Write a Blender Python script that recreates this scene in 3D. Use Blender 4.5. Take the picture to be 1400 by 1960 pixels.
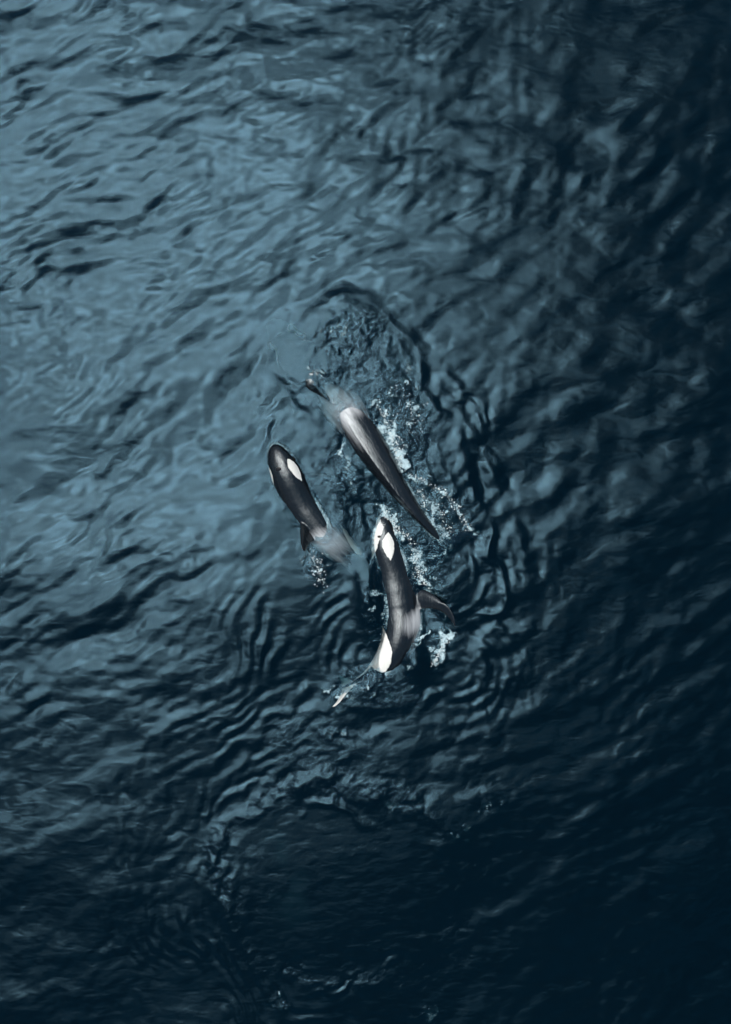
import bpy, bmesh, math, random
import numpy as np
from mathutils import Vector, Matrix

scene = bpy.context.scene
for o in list(bpy.data.objects):
    bpy.data.objects.remove(o)
col = scene.collection
R = math.radians

# ------------------------------------------------------------------ camera
PXM = 70.0                      # photo pixels per metre at sea level
CAM_H = 22.0
cam_data = bpy.data.cameras.new("camera")
cam = bpy.data.objects.new("camera", cam_data)
col.objects.link(cam)
cam.location = (0, 0, CAM_H)
cam.rotation_euler = (0, 0, 0)
cam_data.sensor_fit = 'VERTICAL'
cam_data.sensor_height = 24.0
cam_data.lens = 24.0 * (CAM_H * PXM) / 1960.0
cam_data.clip_start = 0.1
cam_data.clip_end = 12000.0
scene.camera = cam

# ------------------------------------------------------------------ world: thin overcast, sun glowing through it at upper left
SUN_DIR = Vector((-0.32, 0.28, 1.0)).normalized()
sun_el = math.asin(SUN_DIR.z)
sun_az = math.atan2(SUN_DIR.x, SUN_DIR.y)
world = bpy.data.worlds.new("World")
scene.world = world
world.use_nodes = True
wn, wl = world.node_tree.nodes, world.node_tree.links
wn.clear()
out = wn.new("ShaderNodeOutputWorld")
sky = wn.new("ShaderNodeTexSky")
sky.sky_type = 'NISHITA'
sky.sun_disc = False
sky.sun_elevation = sun_el
sky.sun_rotation = sun_az
sky.dust_density = 3.0
bg1 = wn.new("ShaderNodeBackground")
bg1.inputs[1].default_value = 0.05
wl.new(sky.outputs[0], bg1.inputs[0])
tc = wn.new("ShaderNodeTexCoord")
dot = wn.new("ShaderNodeVectorMath"); dot.operation = 'DOT_PRODUCT'
nrm = wn.new("ShaderNodeVectorMath"); nrm.operation = 'NORMALIZE'
wl.new(tc.outputs['Generated'], nrm.inputs[0])
wl.new(nrm.outputs[0], dot.inputs[0])
dot.inputs[1].default_value = SUN_DIR


def wmath(op, a, b=None, clamp=False):
    n = wn.new("ShaderNodeMath"); n.operation = op; n.use_clamp = clamp
    for i, v in enumerate((a, b)):
        if v is None:
            continue
        if isinstance(v, (int, float)):
            n.inputs[i].default_value = v
        else:
            wl.new(v, n.inputs[i])
    return n.outputs[0]


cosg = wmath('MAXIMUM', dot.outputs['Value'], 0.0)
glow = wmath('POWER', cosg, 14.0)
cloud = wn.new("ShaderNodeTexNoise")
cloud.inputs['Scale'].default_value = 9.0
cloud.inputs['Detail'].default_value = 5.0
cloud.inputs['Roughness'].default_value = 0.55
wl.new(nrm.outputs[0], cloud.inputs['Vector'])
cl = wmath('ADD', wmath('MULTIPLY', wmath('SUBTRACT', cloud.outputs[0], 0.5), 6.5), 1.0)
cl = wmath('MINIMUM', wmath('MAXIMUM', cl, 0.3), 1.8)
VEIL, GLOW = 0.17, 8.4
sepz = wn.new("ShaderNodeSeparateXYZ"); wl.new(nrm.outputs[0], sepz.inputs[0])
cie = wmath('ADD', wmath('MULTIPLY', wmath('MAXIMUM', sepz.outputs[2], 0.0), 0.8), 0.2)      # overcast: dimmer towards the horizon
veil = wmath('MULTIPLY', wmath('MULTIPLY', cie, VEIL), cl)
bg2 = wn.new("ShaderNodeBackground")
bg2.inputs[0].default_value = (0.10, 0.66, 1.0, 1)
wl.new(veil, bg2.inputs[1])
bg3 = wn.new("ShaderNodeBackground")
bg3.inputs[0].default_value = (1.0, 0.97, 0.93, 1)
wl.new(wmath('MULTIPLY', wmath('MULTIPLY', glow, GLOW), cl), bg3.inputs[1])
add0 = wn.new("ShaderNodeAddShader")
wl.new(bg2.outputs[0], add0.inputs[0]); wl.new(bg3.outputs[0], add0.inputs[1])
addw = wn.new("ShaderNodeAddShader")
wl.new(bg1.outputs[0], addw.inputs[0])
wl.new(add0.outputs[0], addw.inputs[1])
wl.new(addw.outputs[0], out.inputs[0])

sun_data = bpy.data.lights.new("sun", 'SUN')
sun_data.energy = 0.6
sun_data.angle = R(60)
sun_data.color = (1.0, 0.97, 0.93)
sun = bpy.data.objects.new("sun", sun_data)
col.objects.link(sun)
sun.rotation_euler = SUN_DIR.to_track_quat('Z', 'Y').to_euler()

scene.view_settings.view_transform = 'Standard'
scene.view_settings.look = 'None'
scene.view_settings.gamma = 1.0
scene.view_settings.use_curve_mapping = False
scene.view_settings.exposure = 0.0
scene.render.engine = 'CYCLES'
scene.cycles.use_denoising = True
scene.cycles.max_bounces = 8
scene.cycles.transmission_bounces = 6
scene.cycles.transparent_max_bounces = 8


# ------------------------------------------------------------------ helpers
def P(px, py, z=0.0):
    return np.array([(px - 700.0) / PXM, (980.0 - py) / PXM, z])


def W(px, py):
    return (np.asarray(px, float) - 700.0) / PXM, (980.0 - np.asarray(py, float)) / PXM


def sstep(a, b, x):
    t = np.clip((x - a) / (b - a), 0, 1)
    return t * t * (3 - 2 * t)


_tab = {}


def vnoise(x, y, seed=0):
    """smooth lattice noise in -1..1"""
    if seed not in _tab:
        _tab[seed] = np.random.RandomState(1000 + seed).rand(256, 256).astype(np.float32) * 2 - 1
    t = _tab[seed]
    xi = np.floor(x).astype(np.int64); yi = np.floor(y).astype(np.int64)
    fx = x - xi; fy = y - yi
    fx = fx * fx * fx * (fx * (fx * 6 - 15) + 10); fy = fy * fy * fy * (fy * (fy * 6 - 15) + 10)
    x0 = xi & 255; x1 = (xi + 1) & 255; y0 = yi & 255; y1 = (yi + 1) & 255
    return (t[y0, x0] * (1 - fx) + t[y0, x1] * fx) * (1 - fy) + (t[y1, x0] * (1 - fx) + t[y1, x1] * fx) * fy


def fbm(x, y, seed=0, octv=4, gain=0.5):
    a, s, f = 1.0, 0.0, 1.0
    for i in range(octv):
        s = s + a * vnoise(x * f + 17.3 * i, y * f - 9.1 * i, seed + i)
        a *= gain; f *= 2.03
    return s


def catmull(pts, n):
    pts = np.asarray(pts, float)
    p = np.vstack([2 * pts[0] - pts[1], pts, 2 * pts[-1] - pts[-2]])
    out_ = []
    m = len(pts) - 1
    for t in np.linspace(0, m, n):
        i = min(int(t), m - 1); u = t - i
        a, b, c, d = p[i], p[i + 1], p[i + 2], p[i + 3]
        out_.append(0.5 * ((2 * b) + (c - a) * u + (2 * a - 5 * b + 4 * c - d) * u ** 2 + (3 * b - a - 3 * c + d) * u ** 3))
    return np.array(out_)


def polydist(x, y, pts_px, n=60):
    """distance in metres to a curve, arc parameter 0..1, signed side"""
    c = catmull(pts_px, n)
    cx, cy = W(c[:, 0], c[:, 1])
    best = np.full(x.shape, 1e9); par = np.zeros(x.shape); side = np.zeros(x.shape)
    for i in range(n - 1):
        ax, ay = cx[i], cy[i]; dx, dy = cx[i + 1] - ax, cy[i + 1] - ay
        l2 = dx * dx + dy * dy + 1e-12
        t = np.clip(((x - ax) * dx + (y - ay) * dy) / l2, 0, 1)
        ex = x - ax - t * dx; ey = y - ay - t * dy
        d = np.sqrt(ex * ex + ey * ey)
        m = d < best
        best = np.where(m, d, best); par = np.where(m, (i + t) / (n - 1), par)
        side = np.where(m, np.sign(dx * ey - dy * ex), side)
    return best, par, side


def set_attr(me, name, arr):
    a = me.attributes.new(name, 'FLOAT', 'POINT')
    a.data.foreach_set('value', np.ascontiguousarray(arr, np.float32))


def tag(o, label=None, cat=None, group=None, kind=None):
    if label: o['label'] = label
    if cat: o['category'] = cat
    if group: o['group'] = group
    if kind: o['kind'] = kind
    return o


def link(o, parent=None):
    col.objects.link(o)
    if parent: o.parent = parent
    return o


def polysdf(x, y, pts_px):
    p = np.array(pts_px, float)
    vx, vy = W(p[:, 0], p[:, 1])
    out_ = np.full(x.shape, 60.0)
    m = (np.abs(x - vx.mean()) < 6) & (np.abs(y - vy.mean()) < 6)
    xs, ys = x[m], y[m]
    d2 = np.full(xs.shape, 1e9); ins = np.zeros(xs.shape, bool)
    n = len(p)
    for i in range(n):
        ax_, ay_ = vx[i], vy[i]; bx_, by_ = vx[(i + 1) % n], vy[(i + 1) % n]
        ex, ey = bx_ - ax_, by_ - ay_
        t = np.clip(((xs - ax_) * ex + (ys - ay_) * ey) / (ex * ex + ey * ey), 0, 1)
        d2 = np.minimum(d2, (xs - ax_ - t * ex) ** 2 + (ys - ay_ - t * ey) ** 2)
        ins ^= ((ay_ > ys) != (by_ > ys)) & (xs < ex * (ys - ay_) / (ey + 1e-12) + ax_)
    out_[m] = np.sqrt(d2) * np.where(ins, -1, 1)
    return out_


class NT:
    """tiny node-tree helper"""
    def __init__(self, name):
        self.m = bpy.data.materials.new(name); self.m.use_nodes = True
        self.n, self.l = self.m.node_tree.nodes, self.m.node_tree.links
        self.n.clear()
        self.out = self.n.new("ShaderNodeOutputMaterial")

    def put(self, sock, v):
        if isinstance(v, (int, float)):
            sock.default_value = v
        elif isinstance(v, tuple):
            sock.default_value = v
        else:
            self.l.new(v, sock)

    def math(self, op, a, b=None, clamp=False):
        n = self.n.new("ShaderNodeMath"); n.operation = op; n.use_clamp = clamp
        self.put(n.inputs[0], a)
        if b is not None: self.put(n.inputs[1], b)
        return n.outputs[0]

    def attr(self, name):
        n = self.n.new("ShaderNodeAttribute"); n.attribute_name = name
        return n.outputs['Fac']

    def ramp(self, v, a, b):
        n = self.n.new("ShaderNodeMapRange"); n.interpolation_type = 'SMOOTHSTEP'
        self.put(n.inputs[0], v); n.inputs[1].default_value = a; n.inputs[2].default_value = b
        return n.outputs[0]

    def noise(self, vec, scale, detail=3.0, rough=0.5, dist=0.0):
        n = self.n.new("ShaderNodeTexNoise")
        if vec is not None: self.l.new(vec, n.inputs['Vector'])
        n.inputs['Scale'].default_value = scale; n.inputs['Detail'].default_value = detail
        n.inputs['Roughness'].default_value = rough; n.inputs['Distortion'].default_value = dist
        return n.outputs[0]

    def mixc(self, f, a, b):
        n = self.n.new("ShaderNodeMix"); n.data_type = 'RGBA'
        self.put(n.inputs[0], f); self.put(n.inputs[6], a); self.put(n.inputs[7], b)
        return n.outputs[2]

    def mixs(self, f, a, b):
        n = self.n.new("ShaderNodeMixShader")
        self.put(n.inputs[0], f); self.l.new(a, n.inputs[1]); self.l.new(b, n.inputs[2])
        return n.outputs[0]


# ------------------------------------------------------------------ materials
def water_material():
    t = NT("sea_water")
    geo = t.n.new("ShaderNodeNewGeometry")
    pos = geo.outputs['Position']
    turb = t.attr('turb')
    b1 = t.n.new("ShaderNodeBump")
    mp = t.n.new("ShaderNodeMapping"); mp.inputs['Rotation'].default_value = (0, 0, R(-32)); mp.inputs['Scale'].default_value = (0.55, 1.15, 1.0)
    t.l.new(pos, mp.inputs['Vector'])
    fine = t.math('ADD', t.math('MULTIPLY', t.noise(pos, 7.0, 3.0, 0.55, 0.8), t.math('MULTIPLY', turb, 1.1)),
                  t.math('MULTIPLY', t.noise(mp.outputs[0], 3.2, 2.0, 0.45, 0.4), 0.60))
    t.l.new(fine, b1.inputs['Height'])
    b1.inputs['Strength'].default_value = 1.0
    b1.inputs['Distance'].default_value = 0.035
    nor = b1.outputs[0]
    fr = t.n.new("ShaderNodeFresnel"); fr.inputs['IOR'].default_value = 1.42
    t.l.new(nor, fr.inputs['Normal'])
    gl = t.n.new("ShaderNodeBsdfGlossy"); gl.inputs['Roughness'].default_value = 0.12
    gl.inputs['Color'].default_value = (0.385, 0.735, 0.98, 1)
    t.l.new(nor, gl.inputs['Normal'])
    rf = t.n.new("ShaderNodeBsdfRefraction"); rf.inputs['IOR'].default_value = 1.33
    rf.inputs['Roughness'].default_value = 0.02
    t.l.new(nor, rf.inputs['Normal'])
    df = t.n.new("ShaderNodeBsdfDiffuse")
    df.inputs['Color'].default_value = (0.0005, 0.020, 0.036, 1)
    body = t.mixs(0.14, rf.outputs[0], df.outputs[0])
    surf = t.mixs(fr.outputs[0], body, gl.outputs[0])
    # foam: attribute broken up by streaky bubble noise
    foam = t.attr('foam')
    milk = t.n.new("ShaderNodeBsdfDiffuse"); milk.inputs['Color'].default_value = (0.035, 0.12, 0.16, 1)
    surf = t.mixs(t.math('MULTIPLY', t.ramp(foam, 0.05, 0.75), 0.45), surf, milk.outputs[0])
    f1 = t.noise(pos, 7.0, 6.0, 0.7, 1.8)
    f2 = t.noise(pos, 26.0, 4.0, 0.65, 1.0)
    web = t.math('SUBTRACT', 1.0, t.math('MULTIPLY', t.math('ABSOLUTE', t.math('SUBTRACT', f1, 0.5)), 7.0))
    brk = t.math('ADD', t.math('MULTIPLY', web, 0.30), t.math('MULTIPLY', t.math('SUBTRACT', f2, 0.5), 1.5))
    fac = t.ramp(t.math('ADD', t.math('MULTIPLY', foam, 0.9), brk), 0.50, 1.05)
    fac = t.math('MULTIPLY', fac, t.ramp(foam, 0.16, 0.36))
    fd = t.n.new("ShaderNodeBsdfDiffuse"); fd.inputs['Color'].default_value = (0.50, 0.64, 0.68, 1)
    surf = t.mixs(t.math('MULTIPLY', fac, 0.88), surf, fd.outputs[0])
    t.l.new(surf, t.out.inputs['Surface'])
    va = t.n.new("ShaderNodeVolumeAbsorption")
    va.inputs['Color'].default_value = (0.30, 0.66, 0.72, 1)
    va.inputs['Density'].default_value = 1.4
    t.l.new(va.outputs[0], t.out.inputs['Volume'])
    return t.m


def orca_material():
    t = NT("orca_skin")
    geo = t.n.new("ShaderNodeNewGeometry")
    pos = geo.outputs['Position']
    ra = t.n.new("ShaderNodeAttribute"); ra.attribute_name = "rest"
    mp = t.n.new("ShaderNodeMapping"); mp.inputs['Scale'].default_value = (0.45, 3.2, 3.2)
    t.l.new(ra.outputs['Vector'], mp.inputs['Vector'])
    rest = mp.outputs[0]
    n1 = t.noise(rest, 2.4, 5.0, 0.6, 0.4)
    n2 = t.noise(ra.outputs['Vector'], 12.0, 4.0, 0.65)
    black = t.mixc(n1, (0.003, 0.004, 0.005, 1), (0.010, 0.010, 0.012, 1))
    saddle = t.ramp(t.math('ADD', t.attr('saddle'), t.math('MULTIPLY', t.math('SUBTRACT', n1, 0.5), 0.05)), -0.022, 0.024)
    c = t.mixc(t.math('MULTIPLY', saddle, 0.9), black, (0.54, 0.55, 0.56, 1))
    wht = t.ramp(t.math('ADD', t.attr('white'), t.math('MULTIPLY', t.math('SUBTRACT', n2, 0.5), 0.013)), -0.002, 0.002)
    c = t.mixc(wht, c, t.mixc(n1, (0.74, 0.72, 0.66, 1), (0.82, 0.80, 0.75, 1)))
    p = t.n.new("ShaderNodeBsdfPrincipled")
    t.l.new(c, p.inputs['Base Color'])
    t.put(p.inputs['Roughness'], t.math('ADD', t.math('MULTIPLY', t.ramp(n1, 0.3, 0.7), 0.18), 0.07))
    p.inputs['IOR'].default_value = 1.55
    p.inputs['Specular Tint'].default_value = (0.78, 0.92, 1.0, 1)
    p.inputs['Coat Weight'].default_value = 1.0
    p.inputs['Coat Roughness'].default_value = 0.03
    p.inputs['Coat IOR'].default_value = 1.33
    b = t.n.new("ShaderNodeBump"); b.inputs['Strength'].default_value = 0.5; b.inputs['Distance'].default_value = 0.03
    t.l.new(t.math('ADD', t.noise(rest, 3.0, 4.0, 0.6, 0.5), t.math('MULTIPLY', t.noise(pos, 11.0, 3.0, 0.55), 0.5)), b.inputs['Height'])
    t.l.new(b.outputs[0], p.inputs['Normal'])
    t.l.new(p.outputs[0], t.out.inputs['Surface'])
    return t.m


def simple(name, c, rough, spec=1.45):
    t = NT(name)
    p = t.n.new("ShaderNodeBsdfPrincipled")
    n = t.noise(None, 20.0)
    k = tuple(v * 0.8 for v in c[:3]) + (1,)
    t.l.new(t.mixc(n, k, c), p.inputs['Base Color'])
    p.inputs['Roughness'].default_value = rough
    p.inputs['IOR'].default_value = spec
    t.l.new(p.outputs[0], t.out.inputs['Surface'])
    return t.m


M_WATER = water_material()
M_ORCA = orca_material()
M_FOAM = simple("sea_foam", (0.78, 0.82, 0.80, 1), 0.45)
M_EYE = simple("eye_wet", (0.012, 0.010, 0.010, 1), 0.08)
M_HOLE = simple("blowhole_skin", (0.010, 0.010, 0.012, 1), 0.3)
M_BED = simple("seabed_silt", (0.02, 0.03, 0.035, 1), 0.9)

# ------------------------------------------------------------------ sea surface
def axis(half, step, far, ratio):
    a = list(np.arange(-half, half + step * 0.5, step))
    s, v = step, a[-1]; ext = []
    while v < far:
        s *= ratio; v += s; ext.append(v)
    s, v = step, a[0]; neg = []
    while v > -far:
        s *= ratio; v -= s; neg.append(v)
    return np.array(neg[::-1] + a + ext)


STEP = 0.03
ax = axis(11.4, STEP, 4000.0, 1.15)
ay = axis(15.2, STEP, 4000.0, 1.15)
X, Y = np.meshgrid(ax, ay)
sx = np.gradient(ax); sy = np.gradient(ay)
SP = np.maximum(sx[None, :], sy[:, None])
PX = X * PXM + 700.0; PY = 980.0 - Y * PXM          # photo-scale coordinates used only to lay the wakes out


def ell(cx, cy, rx, ry, rot=0.0):
    dx, dy = PX - cx, PY - cy
    c, s = math.cos(R(rot)), math.sin(R(rot))
    return np.sqrt(((dx * c + dy * s) / rx) ** 2 + ((-dx * s + dy * c) / ry) ** 2)


def gauss(cx, cy, rx, ry, rot=0.0):
    return np.exp(-ell(cx, cy, rx, ry, rot) ** 2)


def waves(n, lam0, lam1, ang, spread, slope, seed, x, y, power=0.0):
    rs = np.random.RandomState(seed)
    h = np.zeros(x.shape)
    lam = np.exp(np.linspace(math.log(lam0), math.log(lam1), n)) * np.exp(rs.randn(n) * 0.08)
    wts = lam ** power; wts = wts / math.sqrt((wts ** 2).sum())
    for i in range(n):
        th = R(ang + rs.randn() * spread); k = 2 * math.pi / lam[i]
        amp = slope * math.sqrt(2) * wts[i] / k
        fade = np.clip((lam[i] / SP - 3.0) / 3.0, 0, 1)
        h += amp * fade * np.sin(k * (x * math.cos(th) + y * math.sin(th)) + rs.rand() * 6.283)
    return h


def sea():
    wx = X + 0.35 * fbm(X * 0.2, Y * 0.2, 3, 2); wy = Y + 0.35 * fbm(X * 0.2, Y * 0.2, 9, 2)
    H = np.zeros(X.shape)
    grp = np.clip(0.95 + 0.45 * fbm(X * 0.33, Y * 0.33, 21, 3), 0.55, 1.6)
    # region weights
    top_left = gauss(60, 420, 380, 420)
    right = sstep(820, 1150, PX) * sstep(1500, 1100, PY)
    low = sstep(1250, 1600, PY)
    # swell and main wind sea: crests run from lower left to upper right
    H += waves(12, 3.2, 9.0, 118, 30, 0.038, 1, wx, wy)
    H += waves(34, 0.85, 2.6, 118, 34, 0.058, 2, wx, wy, 0.2) * grp * (1 - 0.5 * low)
    H += waves(36, 0.60, 1.25, 120, 24, 0.052, 12, wx, wy, 0.2) * np.clip(0.75 + 0.4 * right + 0.5 * fbm(X * 0.3, Y * 0.3, 24, 2), 0.1, 1.4) * (1 - 0.5 * low)
    H += waves(44, 0.28, 0.72, 120, 26, 0.064, 4, wx, wy, 0.2) * (1 - 0.5 * low) * np.clip(grp + 0.5 * fbm(X * 0.7, Y * 0.7, 27, 2), 0, 1.7) * (1 - 0.55 * right)
    # short chop with nearly horizontal crests at upper left
    H += waves(34, 0.30, 1.2, 100, 22, 0.080, 6, wx, wy, 0.2) * np.clip(top_left + 0.8 * gauss(40, 120, 220, 180), 0, 1.4) * np.clip(0.55 + 0.9 * fbm(X * 0.45, Y * 0.45, 33, 2), 0, 1.6)
    # cross ripple with steep crest lines at lower left
    H += waves(24, 0.35, 0.9, 176, 12, 0.065, 8, wx, wy, 0.2) * gauss(330, 1620, 300, 320) * np.clip(0.5 + 0.9 * fbm(X * 0.5, Y * 0.3, 36, 2), 0, 1.6)
    inner = (np.abs(X) < 13) & (np.abs(Y) < 17)
    # pod area is calmer than open water
    pod = np.clip(gauss(715, 960, 150, 330, -14) * 1.4, 0, 1)
    pod = np.maximum(pod, 0.8 * gauss(700, 1300, 190, 120))
    H *= 1 - 0.62 * pod
    turb = 0.06 * np.clip(grp - 0.6, 0, 1)
    foam = np.zeros(X.shape)

    # ---- smooth raised dome of water over the diving orca's head
    xw = X + 0.16 * fbm(X * 0.9, Y * 0.9, 41, 3); yw = Y + 0.16 * fbm(X * 0.9, Y * 0.9, 45, 3)
    d = polysdf(xw, yw, [(506, 697), (548, 645), (590, 600), (628, 564), (662, 552), (702, 566), (745, 600), (785, 650), (806, 700),
                         (816, 760), (800, 830), (720, 870), (620, 840), (560, 770)])
    wgt = sstep(880, 700, PY) * (0.25 + 0.75 * sstep(800, 600, PX))
    H *= 1 - 0.62 * sstep(0.35, -0.2, d)
    H += 0.075 * sstep(0.30, -0.42, d) * np.clip(0.85 + 0.7 * fbm(X * 0.7, Y * 0.7, 49, 2), 0.25, 1.4) * wgt
    H += 0.026 * np.exp(-((d + 0.06) / 0.09) ** 2) * wgt * np.clip(0.8 + 0.8 * fbm(X * 0.8, Y * 0.8, 47, 2), 0, 1.6)
    H -= 0.006 * np.exp(-((d - 0.16) / 0.13) ** 2) * wgt * np.clip(0.8 + 0.9 * fbm(X * 0.6, Y * 0.6, 48, 2), 0, 1.6)
    inside = sstep(-0.05, -0.45, d) * sstep(880, 700, PY)
    foam = np.maximum(foam, 0.13 * inside)
    core = gauss(670, 660, 95, 80, -10)
    tb = fbm(X * 3.2, Y * 3.2, 50, 4, 0.6)
    H += inside * (0.0045 + 0.005 * core) * (tb + 0.8 * fbm(X * 6.5, Y * 9.0, 57, 2)) + inside * 0.02 * fbm(X * 0.9, Y * 0.9, 55, 2)
    turb = np.maximum(turb, inside * (0.12 + 0.42 * core * np.clip(0.7 + 0.5 * tb, 0, 1.3)))

    # ---- churned water along the back of the diving orca and over the middle orca
    for (cx, cy, rx, ry, rot, k) in ((775, 790, 60, 110, -20, 1.0), (650, 880, 55, 110, -25, 0.7), (820, 980, 75, 75, -30, 1.0),
                                    (730, 1160, 50, 110, -8, 0.9), (830, 1110, 60, 100, 0, 0.7), (740, 1310, 95, 60, -20, 0.9),
                                    (609, 1088, 20, 32, -8, 1.0), (600, 1430, 150, 70, 0, 0.55), (690, 960, 60, 60, 0, .7)):
        g = np.exp(-(ell(cx, cy, rx, ry, rot) ** 3))
        H += g * k * (0.016 * fbm(X * 2.6, Y * 2.6, 60, 4, 0.62) + 0.03 * np.abs(fbm(X * 1.1, Y * 1.1, 66, 2)))
        turb = np.maximum(turb, g * k * 0.95)

    # ---- wrinkled, creased water dragged along by the pod
    def drag(mask, ang, amp, seed, f=1.5, st=2.2):
        nonlocal H, turb
        c, s_ = math.cos(R(ang)), math.sin(R(ang))
        m = mask > 0.01
        x, y = X[m] + 0.35 * fbm(X[m] * 0.8, Y[m] * 0.8, 150 + seed, 3), Y[m] + 0.35 * fbm(X[m] * 0.8, Y[m] * 0.8, 155 + seed, 3)
        u, v = (x * c + y * s_) / st, -x * s_ + y * c
        a_ = fbm(u * f, v * f, 160 + seed, 3)
        gate = np.clip(0.75 + 0.9 * fbm(x * 0.6, y * 0.6, 169 + seed, 3), 0.05, 1.6)
        w_ = np.zeros(x.shape); rs = np.random.RandomState(700 + seed)
        for i in range(26):
            lam = 0.22 * (1.15 / 0.22) ** rs.rand() * 1.4 / f; th = R(ang + 90 + rs.randn() * 30); k = 2 * math.pi / lam
            w_ += 0.108 / math.sqrt(13) / k * np.sin(k * (x * math.cos(th) + y * math.sin(th)) + rs.rand() * 6.283)
        H[m] += mask[m] * gate * (w_ * amp / 0.10 - 0.10 * amp * np.abs(a_))
        turb[m] = np.maximum(turb[m], mask[m] * 0.18 * gate)

    drag(np.exp(-ell(760, 1010, 175, 330, -14) ** 4), -62, 0.10, 0)
    drag(gauss(900, 900, 110, 260, -20), -62, 0.08, 10, 1.5, 2.6)
    drag(gauss(930, 1200, 120, 150), 25, 0.075, 20, 1.6, 2.2)
    drag(np.exp(-ell(600, 1430, 210, 110, 8) ** 4), 12, 0.065, 30, 2.2, 2.0)
    drag(gauss(560, 1300, 170, 110), 25, 0.07, 40, 1.5, 2.6)
    drag(gauss(930, 1420, 110, 170), 70, 0.06, 50, 1.2, 2.4)

    # ---- rings spreading left of the middle orca's tail, and around the shoulder
    def rings(cx, cy, lam, r0, r1, amp, a0, a1, soft=35, sq=1.0, seed=0):
        nonlocal H
        dx, dy = PX - cx, (PY - cy) * sq
        r = np.sqrt(dx * dx + dy * dy) * (1 + 0.10 * fbm(X * 0.45, Y * 0.45, 70 + seed, 3)) + 7 * fbm(X * 1.2, Y * 1.2, 72 + seed, 2)
        an = np.degrees(np.arctan2(-dy, dx)) % 360
        mid = (a0 + a1) / 2; d = np.abs((an - mid + 180) % 360 - 180)
        wa = sstep((a1 - a0) / 2 + soft, (a1 - a0) / 2 - soft * 0.2, d)
        wr = sstep(r0 * 0.7, r0 * 1.15, r) * sstep(r1, r1 * 0.45, r)
        H += amp * wa * wr * np.sin(2 * math.pi * r / lam) * np.clip(0.6 + 1.0 * fbm(X * 0.6, Y * 0.6, 75 + seed, 3), 0.0, 1.5)

    rings(728, 1262, 23, 45, 210, 0.024, 105, 240, seed=0)
    rings(740, 1330, 34, 150, 430, 0.014, 120, 190, seed=1)
    rings(770, 1112, 20, 55, 120, 0.022, 115, 215, seed=2)
    rings(700, 1690, 28, 250, 540, 0.015, 120, 235, seed=3)
    rings(700, 1690, 40, 260, 640, 0.010, 140, 220, seed=4)
    rings(860, 1120, 26, 60, 200, 0.011, 250, 400, seed=5)
    rings(870, 1290, 24, 40, 190, 0.007, 270, 420, seed=6)
    rings(640, 740, 24, 140, 210, 0.010, 150, 215, seed=7)

    # ---- long wake ridges trailing down the right side
    def ridge(pts, w, h, wob=0.35, seed=0):
        nonlocal H
        idx = np.where(inner & (PX > min(p[0] for p in pts) - 90) & (PX < max(p[0] for p in pts) + 90)
                       & (PY > min(p[1] for p in pts) - 90) & (PY < max(p[1] for p in pts) + 90))
        x, y = X[idx], Y[idx]
        d, par, side = polydist(x + 0.28 * fbm(x * 0.9, y * 0.9, 80 + seed, 3), y + 0.28 * fbm(x * 0.9, y * 0.9, 84 + seed, 3), pts, 40)
        env = np.sin(math.pi * np.clip(par, 0.001, 0.999)) ** 0.5
        ds = d * side
        H[idx] += 0.6 * h * env * (np.exp(-(ds / w) ** 2) - 0.6 * np.exp(-((ds - 1.6 * w) / w) ** 2)) * np.clip(0.8 + 1.2 * fbm(x * 1.1, y * 1.1, 88 + seed, 3), 0.0, 2)

    ridge([(800, 690), (830, 760), (868, 830), (905, 920), (930, 1000), (985, 1080)], 0.16, 0.06, seed=0)
    ridge([(830, 690), (870, 770), (915, 860), (960, 960), (1005, 1060), (1010, 1130)], 0.2, 0.055, seed=1)
    ridge([(850, 850), (880, 920), (900, 1000)], 0.13, 0.05, seed=2)
    ridge([(935, 990), (955, 1050), (965, 1120), (955, 1190)], 0.15, 0.06, seed=3)
    ridge([(1010, 1130), (960, 1170), (900, 1190)], 0.14, 0.05, seed=4)
    ridge([(1000, 1180), (940, 1230), (905, 1300)], 0.16, 0.05, seed=5)
    ridge([(545, 770), (525, 800), (512, 840)], 0.12, 0.03, seed=6)
    ridge([(600, 740), (560, 765), (532, 800)], 0.12, 0.025, seed=7)
    ridge([(680, 860), (650, 900), (655, 960), (670, 1010)], 0.10, 0.04, seed=8)
    ridge([(740, 1370), (830, 1345), (880, 1300), (905, 1250)], 0.16, 0.07, seed=9)
    ridge([(990, 1300), (950, 1380), (945, 1450)], 0.15, 0.05, seed=10)

    # ---- slick left by a fluke stroke at the bottom: calm disc with a broken, churned rim
    q = ell(675, 1690, 240, 180, 0) + 0.17 * fbm(X * 0.55, Y * 0.55, 90, 4)
    calm = sstep(1.08, 0.68, q)
    H *= 1 - 0.78 * calm
    rim = np.exp(-((q - 1.02) / 0.13) ** 2)
    wrim = np.clip(0.35 + 0.75 * gauss(430, 1640, 110, 150) + 0.8 * gauss(640, 1530, 230, 60) + 0.4 * gauss(620, 1880, 160, 50), 0, 1)
    rn = fbm(X * 1.7, Y * 1.7, 95, 4, 0.6)
    H += rim * wrim * (0.035 * rn + 0.05 * np.abs(fbm(X * 0.9, Y * 0.9, 97, 2)))
    turb = np.maximum(turb, rim * wrim * 0.7)
    turb *= 1 - 0.6 * calm
    drag(calm, 40, 0.018, 60, 0.7, 1.8)
    foam = np.maximum(foam, 0.11 * calm * np.clip(0.8 + 0.5 * fbm(X * 0.4, Y * 0.4, 99, 3), 0, 1.3))
    ridge([(560, 1560), (600, 1520), (650, 1525), (690, 1560), (740, 1590)], 0.14, 0.035, seed=11)
    ridge([(400, 1560), (470, 1520), (545, 1500)], 0.13, 0.03, seed=12)
    ridge([(590, 1880), (680, 1880), (770, 1840)], 0.10, 0.03, seed=13)

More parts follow.
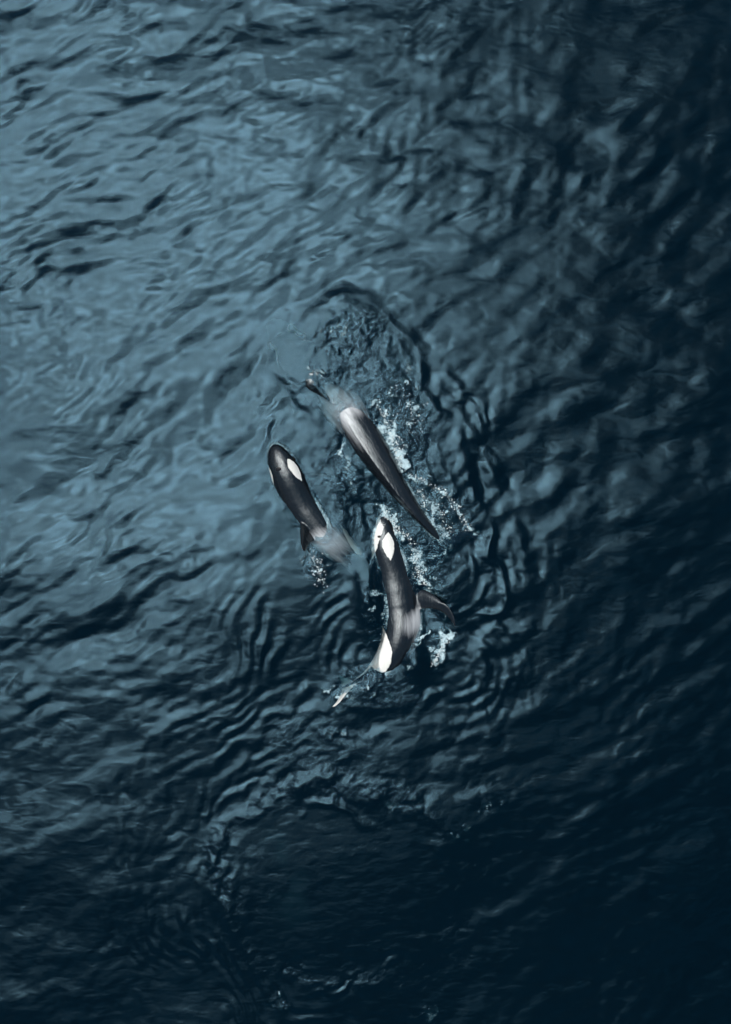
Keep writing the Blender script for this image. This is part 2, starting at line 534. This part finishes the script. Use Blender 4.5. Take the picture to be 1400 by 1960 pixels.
    H += 0.22 * gauss(795, 1268, 22, 34, -10) + 0.20 * gauss(704, 1140, 24, 70, -5) + 0.07 * gauss(640, 1030, 30, 36, 0)
    H -= 0.16 * gauss(815, 1162, 24, 44, -10)
    # ---- foam
    def streak(pts, w, k, seed=0):
        w = 1.5 * w / PXM
        k = 0.84 * k
        xs = [p[0] for p in pts]; ys = [p[1] for p in pts]
        idx = np.where(inner & (PX > min(xs) - 60) & (PX < max(xs) + 60) & (PY > min(ys) - 60) & (PY < max(ys) + 60))
        x, y = X[idx], Y[idx]
        nx_ = 0.17 * fbm(x * 3.0, y * 3.0, 100 + seed, 4, 0.62); ny_ = 0.17 * fbm(x * 3.0, y * 3.0, 110 + seed, 4, 0.62)
        d, par, side = polydist(x + nx_, y + ny_, pts, 30)
        foam[idx] = np.maximum(foam[idx], k * np.exp(-(d / w) ** 2) * np.clip(0.85 + 0.75 * fbm(x * 3.2, y * 3.2, 120 + seed, 4, 0.6), 0, 1.25))

    for i, (pts, w, k) in enumerate(FOAM):
        streak(pts, w, k, i % 7)
    for (cx, cy, rx, ry, k) in FLECK:
        g = np.exp(-ell(cx, cy, rx, ry) ** 2)
        nz = fbm(X * 5.0, Y * 5.0, 130, 3, 0.6)
        foam[:] = np.maximum(foam, g * k * sstep(0.25, 0.9, nz))
    turb = np.maximum(turb, np.clip(foam, 0, 1) * 0.9)
    H += 0.03 * np.clip(foam, 0, 1) * np.clip(0.5 + fbm(X * 4, Y * 4, 140, 2), 0, 1.5) * (SP < 0.1)
    return H, turb, foam


FOAM = [  # curve in photo pixels, half width, density
    ([(738, 790), (748, 828), (760, 850), (770, 885)], 11, 0.95),
    ([(722, 775), (735, 800), (742, 815)], 7, 0.6),
    ([(752, 850), (772, 905)], 6, 0.7),
    ([(786, 908), (815, 922), (845, 940), (870, 965), (888, 992), (896, 1012)], 7, 0.9),
    ([(800, 935), (815, 955), (805, 972)], 9, 0.55),
    ([(840, 965), (850, 1000), (862, 1020)], 10, 0.5),
    ([(658, 835), (663, 858), (655, 866)], 5, 0.75),
    ([(672, 880), (668, 905), (674, 935)], 9, 0.5),
    ([(592, 722), (603, 714), (618, 724)], 5, 0.6),
    ([(594, 728), (598, 742)], 5, 0.5),
    ([(640, 760), (652, 778), (660, 790)], 3, 0.6),
    ([(735, 978), (742, 992), (730, 1010)], 8, 0.8),
    ([(748, 990), (758, 1008), (757, 1022)], 6, 0.9),
    ([(733, 1000), (728, 1020)], 7, 0.9),
    ([(760, 1014), (776, 1022), (786, 1032)], 6, 0.8),
    ([(785, 1038), (797, 1058), (795, 1085), (802, 1105)], 8, 0.8),
    ([(798, 1085), (806, 1105), (816, 1122)], 6, 0.85),
    ([(850, 1052), (846, 1066)], 5, 0.6),
    ([(858, 1218), (848, 1240), (838, 1262)], 8, 0.9),
    ([(838, 1255), (828, 1272)], 6, 0.7),
    ([(774, 1222), (790, 1228), (804, 1224), (810, 1214)], 3.2, 0.95),
    ([(742, 1228), (748, 1222), (760, 1218)], 6, 0.8),
    ([(745, 1240), (746, 1262), (738, 1284), (720, 1296)], 5, 0.7),
    ([(618, 1330), (640, 1334), (668, 1330), (672, 1318)], 4, 0.9),
    ([(588, 1060), (592, 1080)], 4, 0.7),
    ([(618, 1062), (628, 1095), (622, 1112)], 4, 0.5),
    ([(516, 893), (513, 905)], 4, 0.45),
    ([(576, 896), (582, 910)], 3, 0.6),
    ([(548, 972), (575, 966), (598, 950)], 3, 0.42),
    ([(868, 1140), (858, 1175), (850, 1195)], 4, 0.5),
    ([(530, 1898), (534, 1912)], 3, 0.75),
    ([(520, 1920), (538, 1925), (548, 1936)], 2, 0.5),
    ([(800, 1950), (815, 1940), (825, 1952)], 6, 0.42),
]
FLECK = [
    (770, 1268, 34, 30, 0.6), (735, 990, 20, 16, 0.8),
    (660, 650, 75, 45, 0.55), (780, 770, 40, 75, 0.75), (760, 860, 45, 45, .6), (845, 985, 55, 45, 0.8), (680, 920, 30, 60, .5),
    (720, 1150, 35, 70, 0.6), (820, 1090, 30, 60, 0.7), (850, 1030, 40, 30, .6), (609, 1088, 18, 26, 0.9), (700, 1320, 60, 40, 0.65),
    (845, 1245, 22, 30, .8), (945, 1545, 30, 16, 0.6), (880, 1590, 35, 16, 0.5), (735, 1545, 30, 14, 0.5), (650, 1405, 50, 18, .5),
    (760, 1000, 30, 25, .7), (520, 905, 10, 22, .5),
]
H, TURB, FOAMA = sea()
ny_, nx_ = X.shape
co = np.empty((ny_ * nx_, 3), np.float32)
co[:, 0] = X.ravel(); co[:, 1] = Y.ravel(); co[:, 2] = H.ravel()
idx = np.arange(ny_ * nx_, dtype=np.int32).reshape(ny_, nx_)
quads = np.stack([idx[:-1, :-1], idx[:-1, 1:], idx[1:, 1:], idx[1:, :-1]], -1).reshape(-1, 4)


def mesh_from(name, co, faces):
    me = bpy.data.meshes.new(name)
    faces = np.asarray(faces, np.int32)
    n, k = faces.shape
    me.vertices.add(len(co)); me.vertices.foreach_set('co', np.ascontiguousarray(co, np.float32).ravel())
    me.loops.add(n * k); me.loops.foreach_set('vertex_index', np.ascontiguousarray(faces).ravel())
    me.polygons.add(n)
    me.polygons.foreach_set('loop_start', np.arange(0, n * k, k, dtype=np.int32))
    me.polygons.foreach_set('use_smooth', np.ones(n, bool))
    me.update(calc_edges=True)
    return me


me = mesh_from("water", co, quads)
me.materials.append(M_WATER)
water = link(bpy.data.objects.new("water", me))
tag(water, kind='structure')
bed = mesh_from("seabed", np.array([(-4000, -4000, -40), (4000, -4000, -40), (4000, 4000, -40), (-4000, 4000, -40)]), [(0, 1, 2, 3)])
bed.materials.append(M_BED)
tag(link(bpy.data.objects.new("seabed", bed)), kind='structure')

# ------------------------------------------------------------------ orcas
S_ = np.array([0, .004, .015, .03, .06, .10, .15, .20, .28, .36, .44, .52, .60, .68, .76, .84, .90, .95, .985, 1.0])
W_ = np.array([0, .014, .027, .038, .052, .063, .072, .078, .085, .088, .086, .079, .068, .054, .039, .026, .018, .014, .011, .006])
T_ = np.array([0, .010, .019, .027, .040, .053, .064, .072, .080, .085, .085, .081, .074, .064, .052, .039, .029, .020, .012, .004])
B_ = np.array([0, .009, .017, .024, .034, .047, .060, .071, .083, .088, .086, .079, .070, .059, .048, .037, .028, .018, .011, .004])


def body_loft(ns=90, nt=48):
    ss = np.concatenate([[0.0015], np.linspace(0.008, 1, ns) ** 1.0])
    v = []; f = []
    for s in ss:
        w, t_, b_ = (np.interp(s, S_, a) for a in (W_, T_, B_))
        ridge = float(sstep(0.38, 0.7, np.array(s)))
        for j in range(nt):
            th = 2 * math.pi * j / nt
            c, sn = math.cos(th), math.sin(th)
            e = 1.0 + 0.95 * ridge * (sn > 0) * abs(sn)
            y = w * math.copysign(abs(c) ** e, c)
            z = (t_ if sn > 0 else b_) * sn
            v.append((-s, y, z))
    n = len(ss)
    for i in range(n - 1):
        for j in range(nt):
            a = i * nt + j; b = i * nt + (j + 1) % nt
            f.append((a, b, b + nt, a + nt))
    f.append(tuple(range(nt))[::-1]); f.append(tuple((n - 1) * nt + j for j in range(nt)))
    return v, f


def fin(outline, root, tipdir, thick, side_axis, nseg=10):
    """closed lens-section blade. outline: function u(0 root..1 tip) -> (lead, trail) 3-D points; thickness along side_axis"""
    v = []; f = []
    m = 12
    us = np.linspace(0, 1, nseg)
    for u in us:
        a, b = outline(u)
        a = np.array(a, float); b = np.array(b, float)
        tk = thick * (1 - 0.8 * u)
        for j in range(m):
            ph = 2 * math.pi * j / m
            k = 0.5 - 0.5 * math.cos(ph)
            prof = math.sin(ph) * (1 - 0.55 * k) * 1.15
            p = a + (b - a) * k + np.array(side_axis) * tk * prof
            v.append(tuple(p))
    for i in range(nseg - 1):
        for j in range(m):
            q = i * m + j; r_ = i * m + (j + 1) % m
            f.append((q, r_, r_ + m, q + m))
    f.append(tuple(range(m))[::-1]); f.append(tuple((nseg - 1) * m + j for j in range(m)))
    return v, f


def lerp(a, b, u): return tuple(np.array(a) * (1 - u) + np.array(b) * u)


def curve3(p0, p1, p2, u):
    p0, p1, p2 = map(np.array, (p0, p1, p2))
    return tuple((1 - u) ** 2 * p0 + 2 * u * (1 - u) * p1 + u * u * p2)


def orca(name, label, spine, L, girth, dorsal_h, sweep, voxel=0.022, pec=(1.0, 1.0), lobe=0.0, sad=0.0, chin=0.0, belly=0.0, sads=.8):
    """spine: list of (s, px, py, z, roll_deg)"""
    verts, faces = body_loft()

    def add(vf):
        n = len(verts)
        verts.extend(vf[0]); faces.extend([tuple(i + n for i in q) for q in vf[1]])
    h = dorsal_h
    add(fin(lambda u: (curve3((-.36, 0, .065), (-.41, 0, .085 + h * .75), (-.435 - sweep, 0, .085 + h), u),
                       curve3((-.485, 0, .055), (-.455, 0, .085 + h * .35), (-.452 - sweep, 0, .083 + h), u)), 0, 0, .016, (0, 1, 0), 14))
    for sd in (1, -1):
        k = pec[0] if sd > 0 else pec[1]            # 1 = held out, 0 = folded back along the flank
        o1, o2 = .088 + .032 * k, .080 + .095 * k
        add(fin(lambda u: (curve3((-.19, sd * .055, -.035), (-.225 + .02 * k, sd * o1, -.05 - .02 * k), (-.345 + .075 * k, sd * o2, -.06 - .04 * k), u),
                           curve3((-.255, sd * .055, -.06), (-.32 + .02 * k, sd * (o1 - .005), -.085 + .01 * k), (-.352 + .067 * k, sd * (o2 - .003), -.07 - .03 * k), u)),
                0, 0, .012, (0, .94 - .6 * k, .34 + .6 * k), 10))
        add(fin(lambda u: (curve3((-.945, 0, 0), (-.955, sd * .07, 0), (-1.02, sd * .135, 0), u),
                           curve3((-1.005, sd * .0, 0), (-1.0, sd * .07, 0), (-1.035, sd * .132, 0), u)), 0, 0, .009, (0, 0, 1), 12))
    me = bpy.data.meshes.new(name + "_rest")
    me.from_pydata([(x * L, y * L * girth, z * L * girth) for x, y, z in verts], [], faces)
    bm = bmesh.new(); bm.from_mesh(me); bmesh.ops.recalc_face_normals(bm, faces=bm.faces); bm.to_mesh(me); bm.free()
    tmp = bpy.data.objects.new(name + "_rest", me)
    col.objects.link(tmp)
    md = tmp.modifiers.new("r", 'REMESH'); md.mode = 'VOXEL'; md.voxel_size = voxel
    sm = tmp.modifiers.new("s", 'SMOOTH'); sm.factor = 0.5; sm.iterations = 4
    dg = bpy.context.evaluated_depsgraph_get()
    me2 = bpy.data.meshes.new_from_object(tmp.evaluated_get(dg))
    bpy.data.objects.remove(tmp); bpy.data.meshes.remove(me)
    n = len(me2.vertices)
    c = np.empty(n * 3, np.float32); me2.vertices.foreach_get('co', c); c = c.reshape(-1, 3).astype(float)
    s = -c[:, 0] / L; y = c[:, 1] / L / girth; z = c[:, 2] / L / girth
    # ---- colour pattern as signed distances in rest space
    phi = np.degrees(np.arctan2(z, np.abs(y) + 1e-6))
    rad = np.maximum(np.interp(s, S_, (W_ + T_) / 2), .01)
    isbody = (z < np.interp(s, S_, T_) + .012) & (np.abs(y) < np.interp(s, S_, W_) + .02) & (s < .95)
    lim = np.interp(s, [0, .05, .09, .13, .18, .23, .30, .42, .50, .56, .60, .64, .70, .745, .765, .78, .86, .92, 1.1],
                    [-12, -12, -18, -30, -42, -58, -66, -66, -62, -52, -30, -4, 14, 18, 6, -48, -62, -75, -75])
    lim2 = np.interp(s + lobe, [.52, .56, .60, .64, .70, .745, .765, .785], [-66, -48, -22, 2, 18, 22, 8, -66])
    lim = np.maximum(np.where(s > .45, -66, lim), np.where(s < .85, lim2, -75))
    lim = np.where(s < .24, lim + chin * np.interp(s, [.03, .07, .15, .19, .22], [0, 26, 20, 0, -30]), lim)
    lim = lim + belly - 14 * sstep(.78, .86, s)
    d_belly = (lim - phi) * math.pi / 180 * rad
    cut = np.interp(phi, [-50, -20, 10, 25], [.60, .63, .675, .72])
    white = np.where(isbody, d_belly, -0.05)
    # flukes white below
    white = np.where((s > .94) & (np.abs(y) > .012), np.clip(-z * 3 - 0.001, -.02, .02), white)
    if True:
        arc = (phi - 24) * math.pi / 180 * rad
        ds = s - .148
        a_, b_ = ds * math.cos(.10) - arc * math.sin(.10), ds * math.sin(.10) + arc * math.cos(.10)
        de = np.minimum((.0215 - .12 * np.clip(a_, -.06, .06)) * (1 - (a_ / .056) ** 2) - np.abs(b_), .02)
        white = np.maximum(white, np.where(isbody, de, -.05))
    # grey saddle behind the dorsal fin
    arc = (90 - phi) * math.pi / 180 * rad
    e1 = 1 - np.sqrt(((s - .505 - sad - arc * .45) / .062 / sads) ** 2 + (arc / .105 / sads) ** 2)
    e2 = 1 - np.sqrt(((s - .55 - sad) / .06) ** 2 + (arc / .022) ** 2)
    saddle = np.where(isbody, np.maximum(e1 * .04, e2 * .02), -.05)
    # ---- pose along the spine
    sp = np.array(spine, float)
    fine = catmull(sp, 200)
    pts = np.stack([(fine[:, 1] - 700) / PXM, (980 - fine[:, 2]) / PXM, fine[:, 3]], 1)
    sf = fine[:, 0]
    se = np.clip(s, sf[0], sf[-1])
    pos = np.stack([np.interp(se, sf, pts[:, k]) for k in range(3)], 1)
    tang = -np.gradient(pts, axis=0); tang /= np.linalg.norm(tang, axis=1)[:, None]
    up0 = np.array([0, 0, 1.0]) - tang * tang[:, 2:3]; up0 /= np.linalg.norm(up0, axis=1)[:, None]
    lf0 = np.cross(up0, tang)
    rr = np.radians(fine[:, 4])[:, None]
    up = up0 * np.cos(rr) + lf0 * np.sin(rr)          # positive roll leans the fin to the animal's left
    lf = lf0 * np.cos(rr) - up0 * np.sin(rr)

    def samp(a): return np.stack([np.interp(se, sf, a[:, k]) for k in range(3)], 1)
    Tn, Un, Ln = samp(tang), samp(up), samp(lf)
    new = pos + Ln * c[:, 1:2] + Un * c[:, 2:3] + Tn * ((se - s) * L)[:, None]
    me2.vertices.foreach_set('co', new.astype(np.float32).ravel())
    me2.polygons.foreach_set('use_smooth', np.ones(len(me2.polygons), bool))
    me2.update()
    va_ = me2.attributes.new('rest', 'FLOAT_VECTOR', 'POINT'); va_.data.foreach_set('vector', c.astype(np.float32).ravel())
    set_attr(me2, 'white', white); set_attr(me2, 'saddle', saddle)
    me2.materials.clear(); me2.materials.append(M_ORCA)
    me2.name = name
    o = link(bpy.data.objects.new(name, me2))
    tag(o, label, "orca", "orcas swimming in one tight pod")

    def place(sv, yv, zv):
        k = int(np.argmin(np.abs(sf - sv)))
        return pts[k] + lf[k] * yv * L * girth + up[k] * zv * L * girth, tang[k], up[k], lf[k]
    # eyes and blowhole
    for sd in (1, -1):
        pz = -.004; w = np.interp(.105, S_, W_)
        p, t_, u_, l_ = place(.105, sd * w * .985, pz)
        bm = bmesh.new(); bmesh.ops.create_uvsphere(bm, u_segments=12, v_segments=8, radius=.045)
        em = bpy.data.meshes.new("eye"); bm.to_mesh(em); bm.free(); em.materials.append(M_EYE)
        e = link(bpy.data.objects.new("eye", em), o); e.location = p; e.scale = (1.2, .8, .8)
    w = np.interp(.115, S_, T_)
    p, t_, u_, l_ = place(.115, 0, w)
    bm = bmesh.new(); bmesh.ops.create_uvsphere(bm, u_segments=16, v_segments=8, radius=.09)
    em = bpy.data.meshes.new("blowhole"); bm.to_mesh(em); bm.free(); em.materials.append(M_HOLE)
    for q in em.polygons: q.use_smooth = True
    e = link(bpy.data.objects.new("blowhole", em), o)
    m3 = Matrix((Vector(t_), Vector(l_), Vector(u_))).transposed().to_4x4()
    e.matrix_local = Matrix.Translation(Vector(p)) @ m3 @ Matrix.Diagonal((.75, 1.0, .16, 1))
    return o


orca("orca", "diving orca arching its long dark back, grey saddle just under water, topmost of the pod",
     [(0, 500, 580, -3.0, 8), (.15, 545, 635, -2.6, 10), (.3, 600, 703, -1.7, 12), (.42, 641, 753, -.90, 18), (.5, 669, 790, -.53, 20), (.6, 703, 845, -.22, 21),
      (.7, 735, 893, -.03, 22), (.8, 770, 945, .06, 21), (.9, 812, 998, .02, 20), (1.0, 864, 1056, -.22, 8)],
     9.6, 0.78, .12, .01, voxel=.028, sad=-.035, lobe=-.5, belly=-64)
orca("orca", "orca lifting its glossy head with one white eye patch, leftmost of the pod",
     [(0, 524, 850, .02, 18), (.06, 532, 872, .03, 19), (.15, 547, 905, -.05, 22), (.3, 573, 960, -.30, 32), (.42, 604, 1003, -.39, 33), (.55, 641, 1042, -.43, 34),
      (.7, 684, 1082, -.68, 34), (.85, 720, 1130, -1.2, 32), (1.0, 752, 1180, -1.7, 30)],
     6.0, 1.0, .12, .03, lobe=.10, sads=1.1)
orca("orca", "orca rolled on its side showing white eye, chin and flank patches, lowest of the pod",
     [(0, 738, 978, -.28, -70), (.06, 738, 1002, -.27, -70), (.15, 741, 1042, -.33, -70), (.3, 757, 1104, -.49, -66), (.45, 768, 1165, -.455, -56), (.55, 769, 1208, -.30, -67),
      (.65, 754, 1250, -.26, -78), (.8, 722, 1294, -.34, -92), (.9, 690, 1314, -.38, -96), (1.0, 656, 1324, -.46, -104)],
     6.0, 1.2, .135, .085, pec=(0.0, .5), chin=1.0, sads=.62)

# ------------------------------------------------------------------ wash where skin breaks the surface, streaming film over skin just under it
def wash():
    for o in [q for q in bpy.data.objects if q.get('category') == 'orca']:
        m = o.data; c = np.empty(len(m.vertices) * 3, np.float32); m.vertices.foreach_get('co', c); c = c.reshape(-1, 3)
        c = c[(np.abs(c[:, 0]) < 10) & (np.abs(c[:, 1]) < 14)]
        ii = np.clip(np.searchsorted(ax, c[:, 0]), 8, len(ax) - 9); jj = np.clip(np.searchsorted(ay, c[:, 1]), 8, len(ay) - 9)
        dz = c[:, 2] - H[jj, ii]
        for lo, hi, rad, kf, kt in ((-.035, .03, 0.06, 0.44, 0.7), (-.42, -.02, 0.10, 0.0, 0.22)):
            sel = np.where((dz > lo) & (dz < hi))[0]
            cells = np.unique(jj[sel].astype(np.int64) * 100000 + ii[sel])
            for cell in cells:
                j, i = divmod(int(cell), 100000)
                s_ = np.s_[j - 6:j + 7, i - 6:i + 7]
                g = np.exp(-((X[s_] - X[j, i]) ** 2 + (Y[s_] - Y[j, i]) ** 2) / rad ** 2)
                if kf:
                    FOAMA[s_] = np.maximum(FOAMA[s_], kf * g)
                TURB[s_] = np.maximum(TURB[s_], kt * g)


wash()
gate = np.clip(0.55 + 0.9 * fbm(X * 1.6, Y * 1.6, 210, 3), 0.0, 1.25)
near = (FOAMA <= 0.4401) & (FOAMA > 0)
FOAMA = np.where(near, FOAMA * gate, FOAMA)
set_attr(me, 'turb', TURB.ravel()); set_attr(me, 'foam', FOAMA.ravel())

# ------------------------------------------------------------------ spray and foam flakes standing proud of the water
def hmap(x, y):
    i = np.clip(np.searchsorted(ax, x), 0, len(ax) - 1); j = np.clip(np.searchsorted(ay, y), 0, len(ay) - 1)
    return H[j, i]


_ico = None


def drops(name, label, paths, n, seed):
    global _ico
    rs = np.random.RandomState(seed)
    bm = bmesh.new(); bmesh.ops.create_icosphere(bm, subdivisions=1, radius=1)
    bv = np.array([v.co[:] for v in bm.verts]); bf = np.array([[v.index for v in f.verts] for f in bm.faces]); bm.free()
    V = []; F = []
    tot = sum(p[2] for p in paths)
    for pts, w, share in paths:
        c = catmull(pts, 60)
        for _ in range(int(n * share / tot)):
            q = c[rs.randint(60)]
            a = rs.rand() * 6.283; rad = abs(rs.randn()) * w * 0.7
            px, py = q[0] + math.cos(a) * rad, q[1] + math.sin(a) * rad
            x, y = W(px, py)
            r = 0.004 + 0.011 * rs.rand() ** 3
            z = hmap(x, y) + r * 0.3 + (0.0 if rs.rand() < .6 else 0.12 * rs.rand() ** 2)
            sc = r * np.array([rs.uniform(.8, 2.2), rs.uniform(.7, 1.4), rs.uniform(.5, .9)])
            th = rs.rand() * 6.283; cs, sn = math.cos(th), math.sin(th)
            b = bv * (1 + 0.25 * rs.randn(*bv.shape)) * sc
            b = np.stack([b[:, 0] * cs - b[:, 1] * sn, b[:, 0] * sn + b[:, 1] * cs, b[:, 2]], 1) + np.array([x, y, z])
            F.append(bf + len(V) * len(bv)); V.append(b)
    m = mesh_from(name, np.concatenate(V), np.concatenate(F))
    m.materials.append(M_FOAM)
    return tag(link(bpy.data.objects.new(name, m)), label, "sea foam", None, 'stuff')


drops("foam", "white spray thrown up along the right flank of the diving orca", [FOAM[0] [:2] + (3,), FOAM[1][:2] + (1,), FOAM[2][:2] + (1,), ([(760, 740), (790, 790), (785, 830)], 26, 2)], 420, 1)
drops("foam", "curved line of foam right of the diving orca's tail stock", [FOAM[3][:2] + (3,), FOAM[4][:2] + (1,), FOAM[5][:2] + (1,)], 360, 2)
drops("foam", "white splash over the head of the rolled orca", [(FOAM[i][0], FOAM[i][1], 1) for i in (11, 12, 13, 14)], 300, 3)
drops("foam", "broken foam streak along the back of the rolled orca", [(FOAM[i][0], FOAM[i][1], 1) for i in (15, 16)], 220, 4)
drops("foam", "fan of foam just behind the rolled orca's dorsal fin tip", [(FOAM[i][0], FOAM[i][1], 1) for i in (18, 19)], 160, 5)
drops("foam", "bubbly wash trailing behind the dorsal fin of the leftmost orca", [([(597, 1065), (610, 1090), (615, 1112)], 16, 1)], 160, 6)
drops("foam", "small splash where the diving orca's dorsal fin tip breaks the water", [(FOAM[i][0], FOAM[i][1], 1) for i in (8, 9)], 60, 7)
